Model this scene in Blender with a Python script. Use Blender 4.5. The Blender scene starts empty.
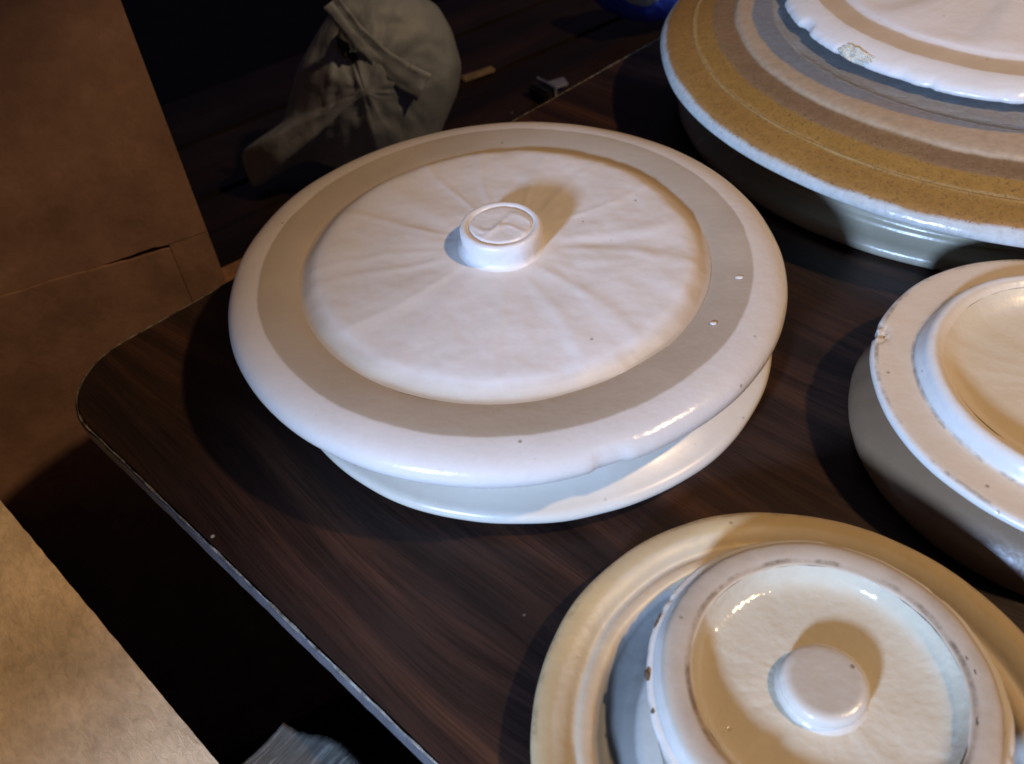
import bpy, bmesh, math, random
from mathutils import Vector, noise, Matrix
import numpy as np
random.seed(4)
SC = bpy.context.scene
COL = SC.collection
TZ = 0.74                                  # height of the table top above the floor
# ---------------------------------------------------------------- camera
F_PX, PITCH, ROLL, CAM_H = 870.0, 0.78898, -0.086385, 0.34467
fwd = Vector((0, math.cos(PITCH), -math.sin(PITCH)))
r0 = Vector((1, 0, 0)); u0 = r0.cross(fwd)
right = r0 * math.cos(ROLL) + u0 * math.sin(ROLL)
up = -r0 * math.sin(ROLL) + u0 * math.cos(ROLL)
CAM = Vector((0, 0, TZ + CAM_H))
cd = bpy.data.cameras.new('camera'); cam = bpy.data.objects.new('camera', cd); COL.objects.link(cam)
cd.sensor_fit = 'HORIZONTAL'; cd.sensor_width = 36; cd.lens = 36 * F_PX / 1024
cd.clip_start = 0.01; cd.clip_end = 50
M = Matrix((right, up, -fwd)).transposed().to_4x4(); M.translation = CAM
cam.matrix_world = M
cd.dof.use_dof = True; cd.dof.focus_distance = 0.44; cd.dof.aperture_fstop = 11
SC.camera = cam
# ---------------------------------------------------------------- world, lamps, exposure
w = bpy.data.worlds.new('World'); SC.world = w; w.use_nodes = True
bg = w.node_tree.nodes['Background']; bg.inputs[0].default_value = (0.72, 0.58, 1.0, 1); bg.inputs[1].default_value = 0.031
def spot(name, loc, target, power, color, radius, half, blend):
    l = bpy.data.lights.new(name, 'SPOT'); l.energy = power; l.color = color
    l.shadow_soft_size = radius; l.spot_size = math.radians(2 * half); l.spot_blend = blend
    o = bpy.data.objects.new(name, l); COL.objects.link(o); o.location = loc
    o.rotation_euler = (Vector(target) - Vector(loc)).to_track_quat('-Z', 'Y').to_euler()
    return o
# shaded incandescent pendant above the far side of the table
spot('warm_pendant_light', (0.916, 0.009, TZ + 1.31), (0.866, 0.04, TZ), 58, (1.0, 0.67, 0.36), 0.035, 46.8, 0.12)
# low cool light from a small opening behind and left of the photographer
CL = Vector((-0.78, -0.88, TZ + 0.55)); az = math.radians(27.4 + 88)
spot('cool_window_light', CL, CL + Vector((math.sin(az), math.cos(az), 0)), 190, (0.43, 0.62, 1.0), 0.08, 88, 0.075)
SC.view_settings.view_transform = 'Standard'; SC.view_settings.look = 'None'
SC.view_settings.exposure = 0; SC.view_settings.gamma = 1
SC.cycles.max_bounces = 6
SC.cycles.filter_width = 1.7

# ---------------------------------------------------------------- helpers
def tag(o, label=None, cat=None, group=None, kind=None):
    if label: o['label'] = label
    if cat: o['category'] = cat
    if group: o['group'] = group
    if kind: o['kind'] = kind
    return o
def empty(name, loc, label, cat, rz=0, group=None):
    o = bpy.data.objects.new(name, None); COL.objects.link(o); o.location = loc; o.rotation_euler = (0, 0, rz)
    o.empty_display_size = 0.02
    if cat == 'crock lid': group = 'stoneware crock lids stacked in piles on the table'
    return tag(o, label, cat, group)
def mesh_obj(name, verts, faces, mat, parent=None, smooth=True, sharp=None):
    me = bpy.data.meshes.new(name); me.from_pydata(verts, [], faces); me.validate()
    if smooth:
        me.polygons.foreach_set('use_smooth', [True] * len(me.polygons))
        if sharp: me.set_sharp_from_angle(angle=math.radians(sharp))
    me.materials.append(mat)
    o = bpy.data.objects.new(name, me); COL.objects.link(o)
    if parent: o.parent = parent
    return o
def fbm(x, y, z, o=4):
    return noise.fractal(Vector((x, y, z)), 1.0, 2.0, o)
def sm(a, b, x):
    t = min(1, max(0, (x - a) / (b - a))); return t * t * (3 - 2 * t)
def chaikin(P, n, seg=None):
    for _ in range(n):
        Q = [P[0]]
        for a, b in zip(P[:-1], P[1:]):
            Q.append((a[0] * .75 + b[0] * .25, a[1] * .75 + b[1] * .25))
            Q.append((a[0] * .25 + b[0] * .75, a[1] * .25 + b[1] * .75))
        Q.append(P[-1]); P = Q
    return P
def resample(P, step):
    out = [P[0]]
    for a, b in zip(P[:-1], P[1:]):
        n = max(1, int(math.ceil(math.hypot(b[0] - a[0], b[1] - a[1]) / step)))
        for i in range(1, n + 1):
            t = i / n; out.append((a[0] + (b[0] - a[0]) * t, a[1] + (b[1] - a[1]) * t))
    return out
def lathe(name, prof, mat, parent, nseg=256, smoothn=2, step=0.002, fn=None, sharp=None):
    """revolve prof [(r,z)...] ; fn(r,th,z)->(dr,dz)"""
    P = resample(chaikin(prof, smoothn), step)
    V, Fc, idx = [], [], []
    for (r, z) in P:
        if r < 1e-6:
            d = fn(0, 0, z) if fn else (0, 0)
            idx.append([len(V)] * nseg); V.append((0, 0, z + d[1])); continue
        row = []
        for k in range(nseg):
            th = 2 * math.pi * k / nseg
            dr, dz = fn(r, th, z) if fn else (0, 0)
            row.append(len(V)); V.append(((r + dr) * math.cos(th), (r + dr) * math.sin(th), z + dz))
        idx.append(row)
    for a, b in zip(idx[:-1], idx[1:]):
        for k in range(nseg):
            q = [a[k], a[(k + 1) % nseg], b[(k + 1) % nseg], b[k]]
            q2 = []
            for v in q:
                if v not in q2: q2.append(v)
            if len(q2) > 2: Fc.append(q2)
    return mesh_obj(name, V, Fc, mat, parent, True, sharp)
def box(name, size, loc, mat, parent=None, rot=None, bevel=0.0, seg=2):
    bm = bmesh.new(); bmesh.ops.create_cube(bm, size=1)
    bmesh.ops.scale(bm, vec=size, verts=bm.verts)
    if bevel: bmesh.ops.bevel(bm, geom=bm.edges[:], offset=bevel, segments=seg, affect='EDGES')
    me = bpy.data.meshes.new(name); bm.to_mesh(me); bm.free(); me.materials.append(mat)
    o = bpy.data.objects.new(name, me); COL.objects.link(o); o.location = loc
    if rot: o.rotation_euler = rot
    if parent: o.parent = parent
    return o

# ---------------------------------------------------------------- materials
def newmat(name):
    m = bpy.data.materials.new(name); m.use_nodes = True
    nt = m.node_tree; return m, nt, nt.nodes['Principled BSDF']
class N:
    """small node-building helper"""
    def __init__(s, nt): s.nt = nt
    def n(s, t, **kw):
        x = s.nt.nodes.new(t)
        for k, v in kw.items(): setattr(x, k, v)
        return x
    def link(s, a, b): s.nt.links.new(a, b)
    def val(s, sock, v):
        if isinstance(v, bpy.types.NodeSocket): s.link(v, sock)
        else: sock.default_value = v
    def math(s, op, a, b=0.0, c=0.0, clamp=False):
        x = s.n('ShaderNodeMath', operation=op, use_clamp=clamp)
        s.val(x.inputs[0], a); s.val(x.inputs[1], b); s.val(x.inputs[2], c); return x.outputs[0]
    def mix(s, f, a, b, mode='MIX'):
        x = s.n('ShaderNodeMix', data_type='RGBA', blend_type=mode)
        s.val(x.inputs[0], f); s.val(x.inputs[6], a); s.val(x.inputs[7], b); return x.outputs[2]
    def noise(s, co, scale, detail=3, rough=.55, dist=0):
        x = s.n('ShaderNodeTexNoise'); s.link(co, x.inputs['Vector'])
        x.inputs['Scale'].default_value = scale; x.inputs['Detail'].default_value = detail
        x.inputs['Roughness'].default_value = rough; x.inputs['Distortion'].default_value = dist; return x.outputs[0]
    def ramp(s, f, stops, interp='LINEAR'):
        x = s.n('ShaderNodeValToRGB'); cr = x.color_ramp; cr.interpolation = interp
        while len(cr.elements) > 1: cr.elements.remove(cr.elements[-1])
        first = True
        for p, c in stops:
            e = cr.elements[0] if first else cr.elements.new(p)
            first = False; e.position = p; e.color = (*c, 1) if len(c) == 3 else c
        s.link(f, x.inputs[0]); return x.outputs[0]
    def map(s, co, scale=(1, 1, 1), rot=(0, 0, 0), loc=(0, 0, 0)):
        x = s.n('ShaderNodeMapping'); s.link(co, x.inputs[0]); x.inputs['Scale'].default_value = scale
        x.inputs['Rotation'].default_value = rot; x.inputs['Location'].default_value = loc; return x.outputs[0]
    def thr(s, v, a, b): return s.n_map(v, a, b)
    def n_map(s, v, a, b):
        x = s.n('ShaderNodeMapRange', interpolation_type='SMOOTHSTEP'); s.link(v, x.inputs[0])
        x.inputs[1].default_value = a; x.inputs[2].default_value = b; return x.outputs[0]

def rings(R, bands, soft=0.0006):
    """bands [(r_end, colour)], sorted -> colour ramp stops on r/R with short transitions"""
    st = [(0, bands[0][1])]
    for (re, c), (_, c2) in zip(bands[:-1], bands[1:]):
        st.append((max(0, (re - soft) / R), c)); st.append((min(1, (re + soft) / R), c2))
    return st
def ceramic(name, R, bands, rough_bands=None, wob=0.0012, soft=0.0006, shift=None, speck=0.35, stain=0.25, stain_col=(.55, .42, .26),
            rough=0.28, bump=0.15, grain=0.0, grain_r=1.0, grain_r0=0.0, dirt_r=None, seed=0.0, pit=0.5):
    m, nt, b = newmat(name); g = N(nt)
    co = g.n('ShaderNodeTexCoord').outputs['Object']
    co = g.map(co, loc=(seed, seed * .7, 0)) if False else co
    sep = g.n('ShaderNodeSeparateXYZ'); g.link(co, sep.inputs[0])
    r = g.math('SQRT', g.math('ADD', g.math('MULTIPLY', sep.outputs[0], sep.outputs[0]), g.math('MULTIPLY', sep.outputs[1], sep.outputs[1])))
    cos = g.map(co, loc=(seed, seed * 1.7, seed))
    wn = g.math('MULTIPLY', g.math('SUBTRACT', g.noise(cos, 28, 4, .6), .5), wob * 4)
    rr = g.math('ADD', r, wn)
    if shift:                     # slate glaze band shifted towards -x, partly painting the upper lid's shadow
        cosx = g.math('DIVIDE', sep.outputs[0], g.math('MAXIMUM', r, .001))
        win = g.math('SUBTRACT', 1, g.n_map(r, shift[1], shift[2]))
        rr = g.math('ADD', rr, g.math('MULTIPLY', g.math('MULTIPLY', cosx, shift[0]), win))
    c = g.ramp(g.math('DIVIDE', rr, R), rings(R, bands, soft))
    # broad iron / age staining
    s1 = g.n_map(g.noise(cos, 14, 4, .6), .48, .72)
    c = g.mix(g.math('MULTIPLY', s1, stain), c, (*stain_col, 1))
    tv = g.noise(cos, 7, 3, .6)
    c = g.mix(1.0, c, g.ramp(tv, [(.3, (.86, .84, .80)), (.7, (1.04, 1.04, 1.05))]), 'MULTIPLY')
    # fine mottling of the clay
    mo = g.noise(cos, 260, 2, .6)
    c = g.mix(.10 + grain, c, g.mix(mo, (.25, .2, .15, 1), (1, 1, 1, 1)), 'MULTIPLY')
    if grain:
        gp = g.math('MULTIPLY', g.n_map(g.noise(cos, 620, 1, .5), .58, .68), g.math('MULTIPLY', g.math('LESS_THAN', rr, grain_r), g.math('GREATER_THAN', rr, grain_r0)))
        c = g.mix(g.math('MULTIPLY', gp, grain * 1.2), c, (.10, .06, .03, 1))
    # iron specks
    v = g.n('ShaderNodeTexVoronoi'); g.link(cos, v.inputs['Vector']); v.inputs['Scale'].default_value = 95
    pick = g.n_map(g.noise(cos, 60, 1), .60, .64)
    sp = g.math('MULTIPLY', g.math('SUBTRACT', 1, g.n_map(v.outputs['Distance'], .05, .12)), pick)
    c = g.mix(g.math('MULTIPLY', sp, speck), c, (.10, .065, .04, 1))
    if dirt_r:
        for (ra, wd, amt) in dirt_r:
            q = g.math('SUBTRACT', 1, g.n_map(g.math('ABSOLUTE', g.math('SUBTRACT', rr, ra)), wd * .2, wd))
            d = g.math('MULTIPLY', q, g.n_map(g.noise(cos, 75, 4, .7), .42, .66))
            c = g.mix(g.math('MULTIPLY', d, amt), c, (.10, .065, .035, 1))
    g.link(c, b.inputs['Base Color'])
    if rough_bands:
        ro = g.ramp(g.math('DIVIDE', rr, R), rings(R, [(a, (x, x, x)) for a, x in rough_bands], soft))
        g.link(ro, b.inputs['Roughness'])
    else:
        g.link(g.math('MULTIPLY_ADD', g.noise(cos, 35, 3), .18, rough - .09), b.inputs['Roughness'])
    b.inputs['IOR'].default_value = 1.5
    h = g.math('ADD', g.math('MULTIPLY', g.noise(cos, 55, 3, .5), 1.0), g.math('MULTIPLY', g.noise(cos, 330, 2, .5), .22))
    h = g.math('SUBTRACT', h, g.math('MULTIPLY', sp, pit))
    bp = g.n('ShaderNodeBump'); bp.inputs['Strength'].default_value = bump; bp.inputs['Distance'].default_value = 0.004
    g.link(h, bp.inputs['Height']); g.link(bp.outputs[0], b.inputs['Normal'])
    return m
def plain(name, col, rough=.6, nscale=60, var=.25, bump=.2, dist=.002, metal=0.0):
    m, nt, b = newmat(name); g = N(nt); co = g.n('ShaderNodeTexCoord').outputs['Object']
    n = g.noise(co, nscale, 5, .65)
    dark = tuple(x * (1 - var) for x in col); lite = tuple(min(1, x * (1 + var)) for x in col)
    g.link(g.ramp(n, [(.3, dark), (.7, lite)]), b.inputs['Base Color'])
    b.inputs['Roughness'].default_value = rough; b.inputs['Metallic'].default_value = metal
    bp = g.n('ShaderNodeBump'); bp.inputs['Strength'].default_value = bump; bp.inputs['Distance'].default_value = dist
    g.link(n, bp.inputs['Height']); g.link(bp.outputs[0], b.inputs['Normal']); return m
def walnut(name, along='x', base=1.0, scl=1.0):
    """dark printed walnut: long streaks running along local x"""
    m, nt, b = newmat(name); g = N(nt); co = g.n('ShaderNodeTexCoord').outputs['Object']
    warp = g.noise(g.map(co, (1.1, 3.5, 1)), 1.8, 2, .5)
    wv = g.n('ShaderNodeCombineXYZ'); g.link(g.math('MULTIPLY', g.math('SUBTRACT', warp, .5), .09), wv.inputs[1])
    ad = g.n('ShaderNodeVectorMath', operation='ADD'); g.link(co, ad.inputs[0]); g.link(wv.outputs[0], ad.inputs[1])
    c2 = ad.outputs[0]
    big = g.noise(g.map(c2, (1.2 * scl, 20 * scl, 1)), 2.4, 3, .55)
    mid = g.noise(g.map(c2, (4 * scl, 95 * scl, 1)), 2.5, 4, .6)
    fine = g.noise(g.map(c2, (9 * scl, 420 * scl, 1)), 2.6, 3, .6)
    col = g.ramp(big, [(.30, (.008 * base, .0042 * base, .0038 * base)), (.47, (.017 * base, .0085 * base, .0066 * base)),
                       (.58, (.030 * base, .0140 * base, .0095 * base)), (.70, (.060 * base, .026 * base, .014 * base))])
    col = g.mix(.75, col, g.ramp(mid, [(.3, (.6, .58, .58)), (.55, (1, 1, 1)), (.75, (1.3, 1.2, 1.15))]), 'MULTIPLY')
    col = g.mix(.50, col, g.ramp(fine, [(.38, (.25, .22, .20)), (.52, (1, 1, 1)), (.7, (1.35, 1.3, 1.2))]), 'MULTIPLY')
    # pale dust specks and rubbed scuffs
    v = g.n('ShaderNodeTexVoronoi'); g.link(co, v.inputs['Vector']); v.inputs['Scale'].default_value = 55
    pk = g.n_map(g.noise(co, 23, 1), .64, .67)
    sp = g.math('MULTIPLY', g.math('SUBTRACT', 1, g.n_map(v.outputs['Distance'], .035, .075)), pk)
    col = g.mix(g.math('MULTIPLY', sp, .7), col, (.42, .38, .33, 1))
    sc = g.noise(g.map(co, (60, 9, 1), rot=(0, 0, .5)), 1.5, 5, .7)
    sc2 = g.math('MULTIPLY', g.n_map(sc, .66, .78), g.n_map(g.noise(co, 7, 2), .5, .65))
    col = g.mix(g.math('MULTIPLY', sc2, .22), col, (.22, .19, .16, 1))
    film = g.n_map(g.noise(co, 5, 4, .6), .35, .75)
    col = g.mix(g.math('MULTIPLY', film, .035), col, (.30, .26, .22, 1))
    g.link(col, b.inputs['Base Color'])
    g.link(g.math('MULTIPLY_ADD', mid, .25, .30), b.inputs['Roughness'])
    b.inputs['Specular IOR Level'].default_value = 0.35
    bp = g.n('ShaderNodeBump'); bp.inputs['Strength'].default_value = .25; bp.inputs['Distance'].default_value = .0006
    g.link(fine, bp.inputs['Height']); g.link(bp.outputs[0], b.inputs['Normal'])
    return m
def kraft(name, col, fibre=1.0, spots=.3):
    m, nt, b = newmat(name); g = N(nt); co = g.n('ShaderNodeTexCoord').outputs['Object']
    f1 = g.noise(g.map(co, (60, 120, 60), rot=(0, 0, .9)), 2.0, 5, .7, .6)
    f2 = g.noise(co, 18, 5, .6)
    d = tuple(x * .72 for x in col); l = tuple(x * 1.22 for x in col)
    c = g.ramp(f2, [(.32, d), (.68, l)])
    c = g.mix(.5 * fibre, c, g.ramp(f1, [(.3, (.6, .58, .55)), (.6, (1.15, 1.15, 1.15))]), 'MULTIPLY')
    mk = g.n_map(g.noise(g.map(co, (40, 130, 40), rot=(0, 0, .5)), 1.6, 3, .6), .66, .74)
    c = g.mix(g.math('MULTIPLY', mk, spots), c, tuple(x * .35 for x in col) + (1,))
    g.link(c, b.inputs['Base Color']); b.inputs['Roughness'].default_value = .75
    b.inputs['Specular IOR Level'].default_value = .25
    bp = g.n('ShaderNodeBump'); bp.inputs['Strength'].default_value = .5 * fibre; bp.inputs['Distance'].default_value = .0015
    g.link(g.math('ADD', f1, f2), bp.inputs['Height']); g.link(bp.outputs[0], b.inputs['Normal'])
    return m

WHITE = (.74, .70, .665); WARMW = (.70, .63, .55); TAN = (.42, .35, .27); CREAM = (.66, .57, .44)
SLATE = (.30, .31, .32); GOLD = (.34, .215, .07); BROWN = (.32, .205, .115)
clay_dark = plain('iron_chip', (.10, .07, .045), .8, 300, .4, .5)
clay_pale = plain('bare_clay', (.62, .58, .46), .8, 200, .25, .8, .003)

# ---------------------------------------------------------------- floor
def grid_plane(name, x0, x1, y0, y1, z, mat):
    return mesh_obj(name, [(x0, y0, z), (x1, y0, z), (x1, y1, z), (x0, y1, z)], [(0, 1, 2, 3)], mat, smooth=False)
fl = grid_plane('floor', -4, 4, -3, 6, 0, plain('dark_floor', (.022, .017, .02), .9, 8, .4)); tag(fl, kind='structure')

# ---------------------------------------------------------------- table (local x runs along its near edge)
TCX, TCY = -0.2595, 0.3495
table = empty('table', (TCX, TCY, 0), 'dark walnut laminate table with rounded corner and thin grey edge, under all the lids', 'table', rz=-math.pi / 4)
LX, LY, CR, TT = 1.35, 0.80, 0.056, 0.0125
def round_rect(x0, y0, x1, y1, r, n=14):
    P = []
    for cx, cy, a0 in ((x1 - r, y1 - r, 0), (x0 + r, y1 - r, 90), (x0 + r, y0 + r, 180), (x1 - r, y0 + r, 270)):
        for k in range(n + 1):
            a = math.radians(a0 + 90 * k / n); P.append((cx + r * math.cos(a), cy + r * math.sin(a)))
    return P
def table_outline(inset=0.0, n=14):
    """the top is very slightly out of square; its near left corner is generously rounded"""
    C4 = [(-.0235, .0085), (LX, -.0130), (LX, LY), (.0180, LY)]; RR = [.047, .05, .05, .05]; P = []
    for i in range(4):
        p = Vector(C4[i]); a = (Vector(C4[i - 1]) - p).normalized(); b = (Vector(C4[(i + 1) % 4]) - p).normalized()
        half = a.angle(b) / 2; bis = (a + b).normalized()
        cen = p + bis * (RR[i] / math.sin(half)); rad = RR[i] - inset
        na = Vector((-a.y, a.x)); na = na if na.dot(p - cen) > 0 else -na
        nb = Vector((-b.y, b.x)); nb = nb if nb.dot(p - cen) > 0 else -nb
        a0 = math.atan2(na.y, na.x); a1 = math.atan2(nb.y, nb.x)
        d = (a1 - a0 + math.pi) % (2 * math.pi) - math.pi
        for k in range(n + 1):
            t = a0 + d * k / n; P.append((cen.x + rad * math.cos(t), cen.y + rad * math.sin(t)))
    return P
def slab(name, outl, z0, z1, mat, parent, bev=0.0):
    n = len(outl)
    V = [(x, y, z0) for x, y in outl] + [(x, y, z1) for x, y in outl]
    Fc = [tuple(range(n))[::-1], tuple(range(n, 2 * n))] + [(k, (k + 1) % n, n + (k + 1) % n, n + k) for k in range(n)]
    return mesh_obj(name, V, Fc, mat, parent, smooth=False)
WAL = walnut('walnut_laminate', base=1.2)
slab('tabletop', table_outline(0.0003), TZ - TT, TZ, WAL, table)
# grey edge moulding, slightly dented, standing a hair below the laminate with a worn pale arris
edge_m = plain('grey_edge_vinyl', (.085, .083, .09), .42, 90, .25, .15)
arris_m = plain('worn_laminate_arris', (.16, .14, .11), .6, 260, .9, .3)
def ring_band(name, offs, zs, mat, parent, jag=0.0):
    """closed band round the table outline; offs/zs give its cross-section loop"""
    base = table_outline()
    dense = []
    for i in range(len(base)):
        a = Vector(base[i]); b = Vector(base[(i + 1) % len(base)]); n = max(1, int((b - a).length / .004))
        for k in range(n): dense.append(a.lerp(b, k / n))
    m = len(dense); V, Fc = [], []
    for i in range(m):
        t = (dense[(i + 1) % m] - dense[i - 1]).normalized(); nrm = Vector((t.y, -t.x))
        for j, (o, z) in enumerate(zip(offs, zs)):
            jj = jag * fbm(dense[i].x * 90, dense[i].y * 90, j * 1.3) if jag else 0
            p = dense[i] + nrm * (o + jj); V.append((p.x, p.y, z + jj * .5))
    k = len(offs)
    for i in range(m):
        for j in range(k):
            Fc.append((i * k + j, i * k + (j + 1) % k, ((i + 1) % m) * k + (j + 1) % k, ((i + 1) % m) * k + j))
    return mesh_obj(name, V, Fc, mat, parent, smooth=False)
ring_band('edge_moulding', [.0006, .0020, .0020, .0006], [TZ - TT + .0002, TZ - TT + .0012, TZ - .0016, TZ - .0010], edge_m, table, .0003)
ring_band('edge_line', [.0005, .0011, .0011, .0005], [TZ - .0012, TZ - .0014, TZ - .0001, TZ + .0002], arris_m, table, .0006)
metal_leg = plain('dark_leg_metal', (.05, .05, .055), .4, 40, .2, .1, metal=.6)
for lx in (.22, LX - .12):
    for ly in (.10, LY - .10):
        box('leg', (.026, .026, TZ - TT), (lx, ly, (TZ - TT) / 2), metal_leg, table, bevel=.004)

# ---------------------------------------------------------------- lid builders
def wobble(amp, k, seed):
    def f(r, th, z):
        c, s = math.cos(th), math.sin(th)
        e = sm(.004, .03, r)
        return e * amp * fbm(c * k + seed, s * k - seed, 3.1 + z * 8, 3), e * amp * .5 * fbm(c * k - seed, s * k, seed + r * 6, 3)
    return f
def off(P, dz): return [(r, z - dz) for r, z in P]
GROUP = None

# ===== 1. the wide white lid with the stamped knob, and the lid under it
def wide_pile():
    low = empty('lower_lid', (0.0105, 0.3735, TZ), 'cream lid under the wide white lid, only its glossy lower lip showing', 'crock lid')
    gl = ceramic('cream_glaze', .14, [(.1405, (.65, .60, .52))], wob=.001, stain=.35, stain_col=(.55, .46, .32), speck=.3, rough=.30, bump=.03, seed=3)
    lathe('flange', [(.100, .0315), (.108, .0315), (.113, .029), (.122, .0215), (.130, .0178), (.1350, .0163), (.1368, .0135), (.1360, .0100), (.131, .0085), (.118, .0075)], gl, low, fn=wobble(.0008, 2.0, 1.0))
    lathe('underside', [(.118, .0075), (.108, .0065), (.104, .001), (.100, 0), (.094, 0), (.09, .004), (0, .004)], gl, low, nseg=128)
    lathe('inner_panel', [(.100, .0315), (.094, .030), (0, .030)], gl, low, nseg=128, step=.01)
    z0 = .0325
    top = empty('wide_lid', (0.0012, 0.3815, TZ + z0), 'wide white stoneware lid with radial creases, tan unglazed ring and small stamped knob', 'crock lid')
    # flange: unglazed tan band inside, white glazed rounded lip outside
    fm = ceramic('white_lip_glaze', .155, [(.1120, (.44, .36, .27)), (.1318, TAN), (.160, (.66, .61, .56))], rough_bands=[(.1318, .55), (.160, .18)],
                 wob=.0007, soft=.0005, stain=.18, stain_col=(.60, .50, .34), speck=.55, bump=.12, grain=0, seed=7)
    def ff(r, th, z):
        a, b = wobble(.0010, 1.6, 5.0)(r, th, z)
        # one shallow chip under the near right lip
        d = math.degrees(th) % 360
        chip = max(0, 1 - abs(d - 285) / 4.0)
        if r > .144: a -= .0016 * sm(0, .5, chip) * sm(.144, .149, r)
        return a, b
    P = [(.1070, .0568), (.1100, .0577), (.1155, .0588), (.1240, .0597), (.1310, .0601), (.1370, .0596), (.1430, .0583), (.1475, .0560), (.1497, .0527), (.1501, .0492), (.1490, .0460), (.1450, .0440), (.1380, .0437)]
    lathe('flange', off(P, z0), fm, top, nseg=360, fn=ff)
    Pu = [(.1380, .0437), (.1150, .0440), (.1115, .0425), (.1105, .0335), (.1085, .0325), (.1040, .0325), (.1020, .0345), (.1010, .044), (.06, .052), (0, .054)]
    lathe('underside', off(Pu, z0), fm, top, nseg=160, fn=wobble(.0006, 2, 9))
    # creased centre panel
    pm = ceramic('white_panel_glaze', .115, [(.1020, WHITE), (.1065, (.62, .54, .45)), (.12, (.52, .42, .31))], wob=.0012, soft=.0022, rough=.46,
                 stain=.12, stain_col=(.62, .52, .42), speck=.6, bump=.075, seed=11, pit=2.0)
    rnd = random.Random(5)
    cre = []
    a = 4.0
    while a < 360:
        cre.append((a + rnd.uniform(-3, 3), rnd.uniform(1.6, 4.0), rnd.uniform(.3, 1.0), rnd.uniform(-1, 1))); a += rnd.uniform(14, 26)
    def fp(r, th, z):
        if r < 1e-5: return 0, 0
        d = math.degrees(th) % 360; h = 0
        for ca, wd, am, sk in cre:
            e = (d - ca + 180) % 360 - 180
            e += 2.2 * math.sin(r * 55 + ca)          # creases are not quite straight
            x = e / (wd * (.085 / max(r, .025)) ** .5)
            h += am * math.exp(-x * x) * .00036
            # softer pleat on one side of the crease
            y = (e + 7 * (1 if sk > 0 else -1)) / 7.0
            h -= am * math.exp(-y * y) * .00036
        env = sm(.022, .05, r) * (1 - sm(.1005, .1065, r))
        h *= env
        h += .0005 * fbm(math.cos(th) * r * 45, math.sin(th) * r * 45, 1.7, 3) * (1 - sm(.103, .108, r))
        dr = .0012 * fbm(math.cos(th) * 4, math.sin(th) * 4, 7, 3) * sm(.095, .104, r) * (1 - sm(.108, .1105, r))
        return dr, h
    Pp = [(0, .0655), (.02, .0652), (.045, .0647), (.075, .0638), (.092, .0633), (.0990, .0628), (.1035, .0612), (.1065, .0592), (.1085, .0580), (.1105, .0578)]
    lathe('centre_panel', off(Pp, z0), pm, top, nseg=480, step=.0016, fn=fp)
    # knob with impressed ring and swirl
    km = ceramic('knob_glaze', .03, [(.03, WHITE)], wob=.001, stain=.1, speck=.4, rough=.36, bump=.05, seed=2)
    def fk(r, th, z):
        h = 0
        if z > .042:                                   # top face: swirl in relief inside the ring
            x, y = r * math.cos(th), r * math.sin(th)
            if r < .0165:
                u = x / .0165; v = y / .0165
                s1 = math.exp(-((v - .42 * math.sin(u * 3.4) - .02) / .16) ** 2) * (1 - abs(u) ** 4)
                s2 = math.exp(-((v + .38 - .25 * math.sin(u * 4 + 1)) / .13) ** 2) * (1 - abs(u) ** 3)
                h = .0006 * s1 * (.8 + .6 * fbm(u * 2, v * 2, 1)) + .0004 * s2 + .0002 * fbm(u * 2, v * 2, 2)
        return .0004 * fbm(math.cos(th) * 2, math.sin(th) * 2, z * 90), h
    Pk = [(0, .0788), (.0150, .0788), (.0160, .0784), (.0166, .0776), (.0174, .0776), (.0180, .0786), (.0198, .0790), (.0213, .0783), (.0219, .0768), (.0221, .0740), (.0216, .0700), (.0212, .0672), (.0222, .0655), (.0245, .0646), (.0275, .0642)]
    lathe('knob', off(Pk, z0), km, top, nseg=160, smoothn=2, step=.0006, fn=fk)
    for sx, sy, sr in ((.1192, -.0375, .0021), (.0985, -.0705, .0018)):
        bm = bmesh.new(); bmesh.ops.create_icosphere(bm, subdivisions=2, radius=1)
        for v in bm.verts:
            n = 1 + .3 * fbm(v.co.x * 2 + sx * 90, v.co.y * 2, v.co.z, 2); v.co = Vector((v.co.x * sr * n, v.co.y * sr * .7 * n, v.co.z * .0003))
        me = bpy.data.meshes.new('glaze_spot'); bm.to_mesh(me); bm.free(); me.materials.append(km)
        me.polygons.foreach_set('use_smooth', [True] * len(me.polygons))
        o = bpy.data.objects.new('glaze_spot', me); COL.objects.link(o); o.parent = top; o.location = (sx, sy, .0598 - z0)
wide_pile()

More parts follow.
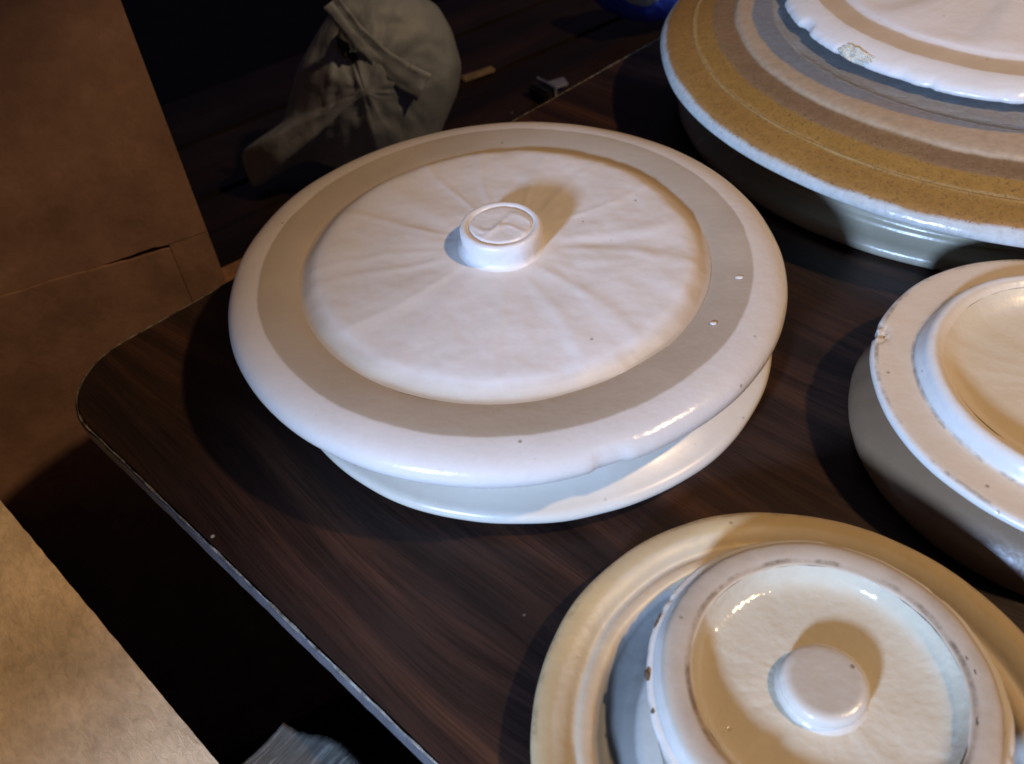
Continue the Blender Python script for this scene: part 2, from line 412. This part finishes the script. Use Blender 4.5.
# ===== 2. the bottom pile: yellow-banded lid carrying a small recessed lid
def near_pile():
    low = empty('banded_lid', (0.0970, 0.1258, TZ), 'ochre and tan banded lid under the small recessed lid with the flat knob', 'crock lid')
    OCH = (.50, .385, .22)
    m1 = ceramic('ochre_glaze', .105, [(.060, (.60, .55, .48)), (.0620, (.5, .5, .48)), (.0768, (.26, .27, .265)), (.0778, (.43, .42, .40)), (.0835, (.56, .44, .30)), (.0865, (.56, .49, .38)), (.0935, (.52, .44, .31)), (.106, OCH)],  # dark grey band paints the small lid's shadow into the channel
                 wob=.0012, soft=.0008, rough=.42, stain=.55, stain_col=(.60, .42, .18), speck=.5, bump=.12, seed=19, dirt_r=[(.1005, .002, .35)], pit=.4)
    P = [(.055, .024), (.062, .0185), (.066, .0120), (.069, .0105), (.0745, .0108), (.0765, .0140), (.0785, .0172), (.0825, .0180), (.0845, .0168), (.0862, .0168), (.0895, .0195), (.0945, .0213), (.0990, .0212), (.1014, .0198), (.1022, .0172), (.1008, .0150), (.0960, .0138)]
    lathe('flange', P, m1, low, nseg=320, step=.0012, fn=wobble(.0008, 2.2, 4.0))
    lathe('underside', [(.0960, .0138), (.088, .0120), (.0835, .0100), (.0825, .001), (.080, 0), (.074, 0), (.072, .003), (0, .003)], m1, low, nseg=128)
    lathe('inner_panel', [(.055, .024), (.052, .0245), (0, .0245)], m1, low, nseg=128, step=.006)
    z0 = .0247
    top = empty('recessed_lid', (0.1037, 0.1383, TZ + z0), 'small white lid with flat round knob in a glossy dish, on the ochre lid', 'crock lid')
    mf = ceramic('white_wall_glaze', .068, [(.0482, (.66, .58, .47)), (.0500, (.40, .31, .22)), (.0590, (.46, .385, .30)), (.0608, (.60, .56, .50)), (.07, (.66, .62, .56))], rough_bands=[(.0482, .22), (.0590, .65), (.07, .27)],
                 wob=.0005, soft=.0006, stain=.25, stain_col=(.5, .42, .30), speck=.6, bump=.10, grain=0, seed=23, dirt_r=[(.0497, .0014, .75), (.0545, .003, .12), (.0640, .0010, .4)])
    def fr(r, th, z):
        a, b = wobble(.0007, 2.4, 8.0)(r, th, z)
        if r > .0625:                                    # small nicks in the flange edge
            n = fbm(math.cos(th) * 6, math.sin(th) * 6, 5.0, 3)
            a -= .0007 * sm(.2, .7, n); b -= .0003 * sm(.2, .7, n)
        return a, b
    P = [(.0478, .0400), (.0500, .0412), (.0540, .0417), (.0575, .0412), (.0590, .0398), (.0598, .0370), (.0612, .0352), (.0634, .0347), (.0644, .0335), (.0641, .0312), (.0620, .0303), (.0560, .0300)]
    lathe('flange', off(P, z0), mf, top, nseg=320, step=.0008, fn=fr)
    lathe('underside', off([(.0560, .0300), (.053, .0290), (.052, .0250), (.050, .0247), (.045, .0247), (.044, .026), (0, .026)], z0), mf, top, nseg=128)
    md = ceramic('dish_glaze', .05, [(.05, (.60, .535, .41))], wob=.001, stain=.22, stain_col=(.66, .52, .33), speck=.55, rough=.14, bump=.26, seed=31, pit=.6)
    P = [(0, .0312), (.030, .0313), (.0395, .0318), (.0435, .0330), (.0458, .0356), (.0470, .0386), (.0478, .0400)]
    lathe('dish', off(P, z0), md, top, nseg=240, step=.0009, fn=wobble(.0005, 3.0, 6.0))
    mk = ceramic('dish_knob_glaze', .02, [(.0128, (.49, .42, .33)), (.02, (.63, .58, .50))], wob=.001, soft=.0015, stain=.3, speck=.7, rough=.24, bump=.16, seed=37)
    P = [(0, .0390), (.0100, .0392), (.0130, .0390), (.0150, .0381), (.0158, .0364), (.0157, .0348), (.0152, .0332), (.0157, .0320), (.0170, .0312)]
    lathe('knob', off(P, z0), mk, top, nseg=128, step=.0006, fn=wobble(.0005, 1.6, 2.0))
    # dark iron chips on the flange edge and foot ring
    def chip(th, r, z, s, mat=clay_dark, par=top, flat=.35, name='chip'):
        bm = bmesh.new(); bmesh.ops.create_icosphere(bm, subdivisions=3, radius=1)
        for v in bm.verts:
            n = 1 + .45 * fbm(v.co.x * 1.7 + th, v.co.y * 1.7, v.co.z * 1.7 + r * 90, 3)
            v.co = Vector((v.co.x * s[0] * n, v.co.y * s[1] * n, v.co.z * s[2] * n))
        me = bpy.data.meshes.new(name); bm.to_mesh(me); bm.free(); me.materials.append(mat)
        me.polygons.foreach_set('use_smooth', [True] * len(me.polygons))
        o = bpy.data.objects.new(name, me); COL.objects.link(o); o.parent = par
        a = math.radians(th); o.location = (r * math.cos(a), r * math.sin(a), z - z0); o.rotation_euler = (0, 0, a)
        return o
    for th, r, z, s in ((171, .0637, .0345, (.0011, .0022, .0010)), (183.5, .0634, .0345, (.0007, .0008, .0006)), (150, .0636, .0346, (.0005, .0030, .0004)),
                        (3, .0515, .0414, (.0003, .0009, .0002)), (-3, .0522, .0415, (.0003, .0011, .0002)), (-24, .0500, .0409, (.0006, .0030, .0003)), (214, .0535, .0417, (.0005, .0013, .0003)), (222, .0500, .0413, (.0007, .0028, .0003))):
        chip(th, r, z, s)
near_pile()

# ===== 3. right pile: inverted lid with dished top on a smooth drab lid
def right_pile():
    low = empty('drab_lid', (0.2698, 0.2672, TZ), 'smooth drab grey-brown lid beneath the white dished lid at the right edge', 'crock lid')
    m1 = ceramic('drab_glaze', .105, [(.11, (.21, .14, .085))], wob=.001, stain=.5, stain_col=(.30, .24, .17), speck=.4, rough=.30, bump=.10, seed=41)
    P = [(.060, .0325), (.074, .0320), (.083, .0300), (.0900, .0250), (.0965, .0185), (.1010, .0120), (.1026, .0075), (.1022, .0030), (.1000, .0008), (.095, 0), (.088, 0), (.085, .004), (.05, .012), (0, .012)]
    lathe('body', P, m1, low, nseg=240, fn=wobble(.0008, 2.0, 3.0))
    z0 = .0325
    top = empty('dished_lid', (0.2690, 0.2668, TZ + z0), 'upturned lid with beige flange and raised white ring round its dish, at right edge', 'crock lid')
    m2 = ceramic('beige_flange_glaze', .10, [(.0682, (.70, .60, .46)), (.0705, (.66, .56, .43)), (.0780, (.72, .71, .68)), (.0955, (.62, .53, .42)), (.10, (.70, .69, .66))],
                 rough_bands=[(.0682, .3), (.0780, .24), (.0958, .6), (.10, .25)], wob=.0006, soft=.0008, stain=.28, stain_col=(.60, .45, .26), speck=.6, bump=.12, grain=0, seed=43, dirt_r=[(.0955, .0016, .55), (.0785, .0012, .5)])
    def fr(r, th, z):
        a, b = wobble(.0006, 2.2, 12.0)(r, th, z)
        d = math.degrees(th) % 360
        c = max(0, 1 - abs(d - 150) / 5.5) * sm(.088, .094, r)
        n = fbm(math.cos(th) * 40, math.sin(th) * 40, r * 400, 3)
        b -= .0016 * c * (.5 + n); a -= .0015 * c * (.5 + n)
        return a, b
    P = [(.0660, .0460), (.0685, .0478), (.0712, .0486), (.0735, .0480), (.0752, .0462), (.0768, .0425), (.0780, .0405), (.0800, .0398), (.0880, .0400), (.0950, .0402), (.0975, .0392), (.0980, .0370), (.0968, .0350), (.092, .0345)]
    lathe('flange', off(P, z0), m2, top, nseg=360, step=.0010, fn=fr)
    lathe('underside', off([(.092, .0345), (.060, .0340), (.058, .0327), (0, .0327)], z0), m2, top, nseg=128, step=.01)
    m3 = ceramic('right_dish_glaze', .07, [(.07, (.70, .60, .44))], wob=.001, stain=.35, stain_col=(.62, .44, .24), speck=.3, rough=.30, bump=.12, seed=47)
    lathe('dish', off([(0, .0385), (.045, .0388), (.056, .0400), (.0615, .0425), (.0660, .0460)], z0), m3, top, nseg=240, step=.0015, fn=wobble(.0005, 2.5, 21))
right_pile()

# ===== 4. the big pile at the top right
def big_pile():
    low = empty('crock_base_lid', (0.3700, 0.5990, TZ), 'deep grey-green glazed base lid on the table beneath the big gold-brown lid', 'crock lid')
    m1 = ceramic('green_grey_glaze', .23, [(.24, (.36, .34, .27))], wob=.001, stain=.4, stain_col=(.26, .24, .16), speck=.4, rough=.26, bump=.10, seed=51)
    P = [(.150, .0460), (.205, .0460), (.2120, .0430), (.2105, .0340), (.2085, .0240), (.2088, .0185), (.2112, .0165), (.2118, .0145), (.2165, .0118), (.2215, .0100), (.2243, .0065), (.2235, .0025), (.2200, .0003), (.212, 0), (.205, .003), (0, .003)]
    lathe('body', P, m1, low, nseg=300, fn=wobble(.0012, 2.0, 3.0))
    z0 = .0462
    mid = empty('gold_brown_lid', (0.3770, 0.5900, TZ + z0), 'big gold-brown lid with pale bluish lip and slate channel, middle of the biggest pile', 'crock lid')
    m2 = ceramic('gold_brown_slip', .25, [(.150, (.32, .34, .36)), (.1640, (.25, .275, .31)), (.1945, (.50, .38, .26)), (.2105, (.27, .175, .095)), (.2225, (.36, .20, .05)), (.2245, (.46, .33, .15)), (.2405, (.35, .19, .05)), (.2440, (.38, .20, .06)), (.26, (.62, .64, .62))],
                 rough_bands=[(.1640, .22), (.1945, .42), (.2440, .36), (.26, .18)], wob=.0013, soft=.0009, shift=(.019, .186, .1925), stain=.30, stain_col=(.36, .20, .05), speck=.7, bump=.17, grain=.42, grain_r=.2445, grain_r0=.1948, seed=53)
    def fb(r, th, z):
        a, b = wobble(.0012, 2.0, 13.0)(r, th, z)
        return a, b
    P = [(.110, .0704), (.130, .0704), (.152, .0704), (.1630, .0712), (.1690, .0730), (.1720, .0730), (.1860, .0716), (.1925, .0704), (.1945, .0684), (.1965, .0678), (.2080, .0666), (.2110, .0656), (.2200, .0630), (.2236, .0618), (.2246, .0624), (.2256, .0614), (.2350, .0592), (.2420, .0570), (.2462, .0535), (.2480, .0495), (.2466, .0468), (.2400, .0462), (.212, .0462), (.20, .050), (.10, .055), (0, .055)]
    lathe('flange', off(P, z0), m2, mid, nseg=420, step=.0016, smoothn=2, fn=fb)
    lathe('inner_panel', off([(.110, .0704), (.10, .0701), (0, .0701)], z0), m2, mid, nseg=128, step=.01)
    z1 = .0702
    top = empty('chipped_lid', (0.3840, 0.6080, TZ + z1), 'white lid with a chipped wavy rim and tan band, topmost of the biggest pile', 'crock lid')
    m3 = ceramic('chipped_white_glaze', .175, [(.1290, WHITE), (.1450, (.52, .40, .27)), (.18, (.76, .74, .71))], rough_bands=[(.1290, .42), (.1450, .6), (.18, .25)],
                 wob=.0012, soft=.0008, stain=.15, stain_col=(.6, .5, .36), speck=.5, bump=.13, grain=0, seed=59)
    def fc(r, th, z):
        a, b = wobble(.0009, 1.8, 17.0)(r, th, z)
        c, s = math.cos(th), math.sin(th)
        e = sm(.156, .164, r)
        n = fbm(c * 9, s * 9, 4.0, 3); n2 = abs(fbm(c * 21, s * 21, 9.0, 2))
        a -= e * (.0030 * sm(-.2, .7, n) + .0007 * n2)
        b += e * .0003 * n2
        if .04 < r < .125:
            d = math.degrees(th)
            b += .0007 * math.sin(th * 11 + 2 * fbm(c * 2, s * 2, 0)) * sm(.04, .07, r) * (1 - sm(.11, .125, r))
        return a, b
    P = [(0, .0935), (.06, .0930), (.105, .0905), (.1230, .0890), (.1270, .0872), (.1310, .0862), (.1440, .0852), (.1500, .0846), (.1560, .0832), (.1620, .0812), (.1648, .0785), (.1650, .0765), (.1630, .0748), (.156, .0740), (.118, .0745), (.112, .0735), (.108, .0702), (.100, .0702), (.096, .075), (0, .085)]
    lathe('lid_body', off(P, z1), m3, top, nseg=480, step=.0018, smoothn=2, fn=fc)
    km = ceramic('far_knob_glaze', .03, [(.03, WHITE)], wob=.001, stain=.1, speck=.4, rough=.34, bump=.14, seed=61)
    lathe('knob', off([(0, .1110), (.020, .1110), (.0245, .1095), (.0255, .1040), (.0245, .0960), (.0265, .0933)], z1), km, top, nseg=96, step=.002)
    # raw clay lump fused on the near-left rim
    th = math.radians(207)
    bm = bmesh.new(); bmesh.ops.create_icosphere(bm, subdivisions=4, radius=1)
    for v in bm.verts:
        n = 1 + .5 * fbm(v.co.x * 1.6, v.co.y * 1.6, v.co.z * 1.6 + 4, 4)
        v.co = Vector((v.co.x * .0045 * n, v.co.y * .0135 * n, v.co.z * .0040 * n))
    me = bpy.data.meshes.new('clay_lump'); bm.to_mesh(me); bm.free(); me.materials.append(clay_pale)
    o = bpy.data.objects.new('clay_lump', me); COL.objects.link(o); o.parent = top
    o.location = (.1615 * math.cos(th), .1615 * math.sin(th), .0795 - z1); o.rotation_euler = (0, .35, th)
big_pile()

# ---------------------------------------------------------------- cartons
K1 = kraft('brown_kraft', (.215, .122, .08), .6, .15)
K2 = kraft('tan_kraft', (.68, .53, .35), 1.0, .35)
def back_carton():
    phi = math.radians(25)
    c = empty('standing_carton', (-0.2138, 0.5459, 0), 'tall brown cardboard carton with overlapping flap seam, standing behind the table corner', 'cardboard box', rz=phi)
    H, W_, D_ = 1.10, .62, .42
    box('carton_body', (W_ - .002, D_ - .03, H), (-W_ / 2, D_ / 2 + .015, H / 2), K1, c, bevel=.002)
    zt = TZ - .020
    def panel(name, top, bot, y0, y1):
        n = len(top); V = []
        for y in (y0, y1):
            V += [(x, y, z) for x, z in top]; V += [(x, y, z) for x, z in bot]
        Fc = []
        for i in range(n - 1):
            Fc.append((i, n + i, n + i + 1, i + 1)); Fc.append((2 * n + i, 2 * n + i + 1, 3 * n + i + 1, 3 * n + i))
            Fc.append((i, i + 1, 2 * n + i + 1, 2 * n + i)); Fc.append((n + i, 3 * n + i, 3 * n + i + 1, n + i + 1))
        Fc += [(0, 2 * n, 3 * n, n), (n - 1, 2 * n - 1, 4 * n - 1, 3 * n - 1)]
        return mesh_obj(name, V, Fc, K1, c, smooth=False)
    n = 110; xs = [-W_ + (W_ - .001) * i / n for i in range(n + 1)]
    low = [(x, zt + .0012 * fbm(x * 60, 0, 1) + .0015 * sm(-.12, -.045, x) * (1 - sm(-.040, -.032, x))) for x in xs]
    panel('front_panel', [(x, H) for x in xs], low, 0, .004)
    n2 = 100; xf = [-W_ + .003 + (W_ - .033) * i / n2 for i in range(n2 + 1)]
    ftop = [(x, zt + .0035 + .0016 * fbm(x * 75, 3, 1, 4) - .0045 * sm(-.12, -.040, x)) for x in xf]
    panel('flap', ftop, [(x, .01) for x in xf], -.0035, -.0008)
    panel('side_strip', [(-.0295, zt - .0005), (-.001, zt - .0005)], [(-.0295, .01), (-.001, .01)], 0, .004)
back_carton()
def near_carton():
    # top edge runs parallel to the table edge, about five centimetres away and five below
    a = Vector((-.3069, .3308)); b = Vector((-.1478, .1641)); d = (b - a).normalized()
    ang = math.atan2(d.y, d.x)
    c = empty('near_carton', (a.x, a.y, 0), 'open tan cardboard carton top in the near left corner, half lit by cool light', 'cardboard box', rz=ang)
    ZT = TZ - .05; L0, L1, Wd = -.30, .42, .34
    n = 220; V = []; Fc = []
    for i in range(n + 1):
        x = L0 + (L1 - L0) * i / n
        j = .0005 * fbm(x * 90, 1, 1, 4) + .0010 * max(0, fbm(x * 14, 5, 1, 2) - .35)
        for y, z in ((j, ZT), (-.02, ZT + .0008 * fbm(x * 12, 3, 0)), (-.12, ZT + .002 * fbm(x * 6, 7, 0)), (-Wd, ZT)): V.append((x, y, z))
        for y, z in ((-Wd, ZT - .004), (j * .6, ZT - .004)): V.append((x, y, z))
    k = 6
    for i in range(n):
        for q in range(k): Fc.append((i * k + q, (i + 1) * k + q, (i + 1) * k + (q + 1) % k, i * k + (q + 1) % k))
    Fc.append(tuple(range(k))); Fc.append(tuple(n * k + q for q in range(k))[::-1])
    mesh_obj('top_flap', V, Fc, K2, c, smooth=True, sharp=40)
    box('carton_body', (L1 - L0 - .01, Wd - .012, ZT - .0045), ((L0 + L1) / 2, -Wd / 2 - .002, (ZT - .0045) / 2), K2, c, bevel=.002)
    # frayed fibrous strip torn back into the gap under the table edge
    K3 = plain('torn_fibre', (.36, .35, .33), .9, 30, .3, .3)
    m, nt, bs = newmat('torn_ply_fibre'); g = N(nt); co = g.n('ShaderNodeTexCoord').outputs['Object']
    f = g.noise(g.map(co, (160, 12, 10), rot=(0, 0, -.35)), 2.5, 5, .7)
    g.link(g.ramp(f, [(.3, (.03, .028, .022)), (.55, (.085, .078, .065)), (.75, (.26, .24, .21))]), bs.inputs['Base Color']); bs.inputs['Roughness'].default_value = .9
    bp = g.n('ShaderNodeBump'); bp.inputs['Strength'].default_value = 1; bp.inputs['Distance'].default_value = .002; g.link(f, bp.inputs['Height']); g.link(bp.outputs[0], bs.inputs['Normal'])
    V = []; Fc = []; nx, ny = 150, 10
    x0, x1 = .236, .42
    for i in range(nx + 1):
        x = x0 + (x1 - x0) * i / nx
        w_ = (.0445 + .0012 * fbm(x * 260, 2, 1, 4)) 
        for jn in range(ny + 1):
            t = jn / ny
            w_ *= .97 + .03 * sm(x0, x0 + .03, x)
            y = -.002 + (w_ + .002) * t
            z = ZT - .0035 + .0007 * fbm(x * 330 + t * 6, t * 2, 4, 3) * t - .002 * math.sin(t * math.pi) + (.002 * t)
            V.append((x + .004 * t * fbm(3, x * 9, 2), y, z))
    r = ny + 1
    for i in range(nx):
        for jn in range(ny): Fc.append((i * r + jn, (i + 1) * r + jn, (i + 1) * r + jn + 1, i * r + jn + 1))
    o = mesh_obj('torn_strip', V, Fc, m, c)
    md = o.modifiers.new('thick', 'SOLIDIFY'); md.thickness = .0025; md.offset = -1
near_carton()

# ---------------------------------------------------------------- bench behind the table, with bag and odds and ends
BZ = TZ - .15
def bench():
    p0 = Vector((-.2614, .6858)); ang = math.radians(36)
    # origin on the front edge
    b = empty('bench', (p0.x, p0.y, 0), 'low worn brown wooden bench behind the table, holding the tied plastic bag', 'bench', rz=ang)
    wm = walnut('bench_wood', base=.42, scl=.5)
    em = plain('pale_bench_edge', (.20, .105, .055), .6, 40, .5, .2)  # front edge in a lighter brown than the planks
    slabs = [(-.10, .0, .17), (.0, .0, 0)]
    for i in range(3):
        y0 = i * .118
        box('plank', (1.15, .114, .022), (.32, y0 + .057 + .004, BZ - .011), wm, b, bevel=.003)
    box('front_rail', (1.15, .020, .030), (.32, -.008, BZ - .0165), em, b, bevel=.004)
    for lx in (-.20, .84):
        for ly in (.03, .31): box('leg', (.04, .04, BZ - .024), (lx, ly, (BZ - .024) / 2), wm, b, bevel=.003)
bench()
def ray(px, py): return fwd + right * ((px - 512) / F_PX) - up * ((py - 382) / F_PX)
def on_y(px, py, Y):
    d = ray(px, py); return CAM + d * ((Y - CAM.y) / d.y)
def on_z(px, py, z):
    d = ray(px, py); return CAM + d * ((z - CAM.z) / d.z)
def plastic(name, col, rough=.35, trans=.25):
    m, nt, b = newmat(name); g = N(nt); co = g.n('ShaderNodeTexCoord').outputs['Object']
    n1 = g.noise(g.map(co, (1, 1, .5)), 22, 5, .6, .8); n2 = g.noise(co, 90, 3, .6, .4)
    g.link(g.ramp(n1, [(.3, tuple(x * .75 for x in col)), (.7, tuple(min(1, x * 1.2) for x in col))]), b.inputs['Base Color'])
    b.inputs['Roughness'].default_value = rough; b.inputs['Subsurface Weight'].default_value = .0; b.inputs['Transmission Weight'].default_value = trans
    b.inputs['Specular IOR Level'].default_value = .35
    bp = g.n('ShaderNodeBump'); bp.inputs['Strength'].default_value = .4; bp.inputs['Distance'].default_value = .004
    g.link(g.math('ADD', n1, g.math('MULTIPLY', n2, .4)), bp.inputs['Height']); g.link(bp.outputs[0], b.inputs['Normal']); return m
def inflated(name, outl, centre, Y, depth, mat, parent, org, crease=None, nt_=144, nr=26, flat=.55):
    """a soft body: outline at distance Y, rounded front and back; crease(px,py,s)->metres"""
    n = len(outl)
    cum = [0]
    for i in range(n):
        a, b = outl[i], outl[(i + 1) % n]; cum.append(cum[-1] + math.hypot(b[0] - a[0], b[1] - a[1]))
    pts = []
    for k in range(nt_):
        d = cum[-1] * k / nt_; i = max(j for j in range(n) if cum[j] <= d)
        t = (d - cum[i]) / (cum[i + 1] - cum[i]); a, b = outl[i], outl[(i + 1) % n]
        pts.append((a[0] + (b[0] - a[0]) * t, a[1] + (b[1] - a[1]) * t))
    for _ in range(2):
        pts = [((pts[i - 1][0] + 2 * pts[i][0] + pts[(i + 1) % nt_][0]) / 4, (pts[i - 1][1] + 2 * pts[i][1] + pts[(i + 1) % nt_][1]) / 4) for i in range(nt_)]
    V = []; rows = []
    for side in (1, -1):
        for j in range(nr + 1):
            s = math.sin(j / nr * math.pi / 2)
            if side == -1 and j == nr: rows.append(rows[nr]); continue
            row = []
            for k in range(nt_ if j else 1):
                px = centre[0] + (pts[k][0] - centre[0]) * s; py = centre[1] + (pts[k][1] - centre[1]) * s
                h = depth * max(0, 1 - s ** 2) ** flat
                if crease: h += crease(px, py, s) * max(0, 1 - s ** 6)
                p = on_y(px, py, Y); q = p + (CAM - p).normalized() * (h * side if side == 1 else -h * .8)
                row.append(len(V)); V.append(tuple(q - org))
            rows.append(row if j else row * nt_)
    Fc = []
    for base in (0, nr + 1):
        for j in range(nr):
            A, B = rows[base + j], rows[base + j + 1]
            for k in range(nt_):
                q = []
                for v in (A[k], A[(k + 1) % nt_], B[(k + 1) % nt_], B[k]):
                    if v not in q: q.append(v)
                if len(q) > 2: Fc.append(q if base == 0 else q[::-1])
    return mesh_obj(name, V, Fc, mat, parent)
def ribbon(name, path, widths, Y, lift, mat, parent, org, seed=0, sub=14):
    """crumpled strip of film along a path of (px,py)"""
    P = []
    for i in range(len(path) - 1):
        for k in range(sub): t = k / sub; P.append((path[i][0] * (1 - t) + path[i + 1][0] * t, path[i][1] * (1 - t) + path[i + 1][1] * t, widths[i] * (1 - t) + widths[i + 1] * t))
    P.append((*path[-1], widths[-1])); m = 7; V = []; Fc = []
    for i, (x, y, wd) in enumerate(P):
        a = P[max(0, i - 1)]; b = P[min(len(P) - 1, i + 1)]; tx, ty = b[0] - a[0], b[1] - a[1]; l = math.hypot(tx, ty); nx, ny = -ty / l, tx / l
        for j in range(m):
            t = j / (m - 1) - .5
            p = on_y(x + nx * wd * t, y + ny * wd * t, Y)
            h = lift + .0012 * math.sin(j * 1.9 + seed) * (1 - abs(t)) + .003 * fbm(i * .07 + seed, j * .3, seed)
            q = p + (CAM - p).normalized() * h; V.append(tuple(q - org))
    for i in range(len(P) - 1):
        for j in range(m - 1): Fc.append((i * m + j, i * m + j + 1, (i + 1) * m + j + 1, (i + 1) * m + j))
    o = mesh_obj(name, V, Fc, mat, parent); md = o.modifiers.new('thick', 'SOLIDIFY'); md.thickness = .0008; return o
def shopping_bag():
    Yb = .80
    org = on_z(380, 160, BZ); org = Vector((org.x, Yb, BZ))
    bag = empty('plastic_bag', org, 'greyish white plastic carrier bag, stuffed and tied, on the bench behind the wide lid', 'plastic bag')
    pm = plastic('bag_film', (.29, .325, .37), .6, .35)
    outl = [(338, -8), (372, -14), (410, -10), (437, 4), (452, 30), (462, 66), (458, 92), (446, 120), (434, 148), (410, 170), (370, 176), (334, 168), (312, 160), (296, 164), (282, 172), (262, 184), (253, 190), (246, 172), (240, 152), (262, 136), (283, 122), (290, 95), (298, 66), (316, 34), (330, 12)]
    kx, ky = 336, 4
    def cr(px, py, s):
        a = math.atan2(py - ky, px - kx); d = math.hypot(px - kx, py - ky) / 180
        h = .0035 * fbm(a * 9, d * 1.2, 3, 3) * min(1, d * 2.5) + .006 * fbm(px / 45, py / 45, 1, 3)
        h += .0028 * abs(fbm(px / 16 + 3, py / 26, 8, 3))
        for (hx, hy, rx, ry, dp) in ((349, 42, 10, 22, .018), (388, 26, 30, 12, .006), (316, 50, 12, 12, .010)):
            h -= dp * math.exp(-((px - hx) / rx) ** 2 - ((py - hy) / ry) ** 2)
        return h
    inflated('bag_body', outl, (365, 92), Yb, .075, pm, bag, org, cr)
    ribbon('handle', [(331, 2), (352, 30), (378, 56), (402, 76), (424, 88)], [20, 19, 21, 28, 31], Yb, .073, pm, bag, org, 1.0)
    blk = plain('opening_shade', (.012, .011, .013), .7)  # near-black blobs paint the shade inside the openings beside the handle
    def dark(cx, cy, rx, ry, rot, lift):
        V = [];
        c = on_y(cx, cy, Yb); c = c + (CAM - c).normalized() * lift
        bm = bmesh.new(); bmesh.ops.create_icosphere(bm, subdivisions=3, radius=1)
        k = (on_y(cx + 1, cy, Yb) - on_y(cx, cy, Yb)).length
        for v in bm.verts:
            n_ = 1 + .35 * fbm(v.co.x * 1.5 + cx, v.co.y * 1.5, v.co.z * 1.5, 3); x, y = v.co.x * rx * n_, v.co.y * ry * n_
            X, Y_ = x * math.cos(rot) - y * math.sin(rot), x * math.sin(rot) + y * math.cos(rot)
            v.co = right * X * k + up * Y_ * k - fwd * v.co.z * .006 * n_ + (c - org)
        me = bpy.data.meshes.new('shaded_opening'); bm.to_mesh(me); bm.free(); me.materials.append(blk)
        me.polygons.foreach_set('use_smooth', [True] * len(me.polygons))
        o = bpy.data.objects.new('shaded_opening', me); COL.objects.link(o); o.parent = bag
    dark(343, 44, 5, 13, .25, .058); dark(355, 58, 7, 4, -.7, .062)
shopping_bag()
def odds():
    Yb = 1.26
    p = on_z(640, 12, BZ + .03)
    org = Vector((p.x, p.y, BZ))
    bl = plastic('blue_film', (.03, .09, .85), .3, .0); pl = plastic('pale_blue_film', (.6, .9, 1.0), .3, .0)
    b = empty('blue_bag', org, 'bright blue and pale blue plastic bag behind the table beside the biggest pile', 'plastic bag')
    inflated('bag_body', [(592, -30), (592, -2), (604, 10), (624, 19), (648, 23), (668, 19), (690, 8), (695, -30)], (645, -8), p.y, .05, bl, b, org, lambda x, y, s: .006 * fbm(x / 20, y / 20, 2), 96, 14)
    inflated('pale_panel', [(615, -34), (616, 0), (632, 9), (652, 11), (664, 4), (668, -34)], (642, -10), p.y, .058, pl, b, org, lambda x, y, s: .012 + .004 * fbm(x / 14, y / 14, 5), 72, 10)
    # a little bracket of bright metal with a black clip lying on the bench
    p = on_z(549, 97, BZ); q = empty('metal_clip', (p.x, p.y, BZ), 'small shiny metal clip with a black band on the bench beyond the table edge', 'clip', rz=.6)
    sh = plain('bright_metal', (.75, .8, .88), .22, 40, .15, .2, metal=.9); bk = plain('black_plastic', (.01, .01, .012), .3)
    box('clip_plate', (.030, .012, .004), (.012, 0, .012), sh, q, rot=(.5, .1, 0), bevel=.0015)
    box('clip_band', (.012, .034, .016), (-.012, 0, .009), bk, q, bevel=.003); box('clip_edge', (.003, .036, .020), (-.003, 0, .0105), sh, q, bevel=.001)
    p = on_z(478, 77, BZ); s = empty('wood_scrap', (p.x, p.y, BZ), 'short pale splinter of wood on the bench right of the plastic bag', 'wood scrap', rz=.5)
    box('splinter', (.045, .010, .006), (0, 0, .0035), plain('pale_wood', (.17, .12, .08), .8, 60, .4), s, bevel=.0015)
odds()
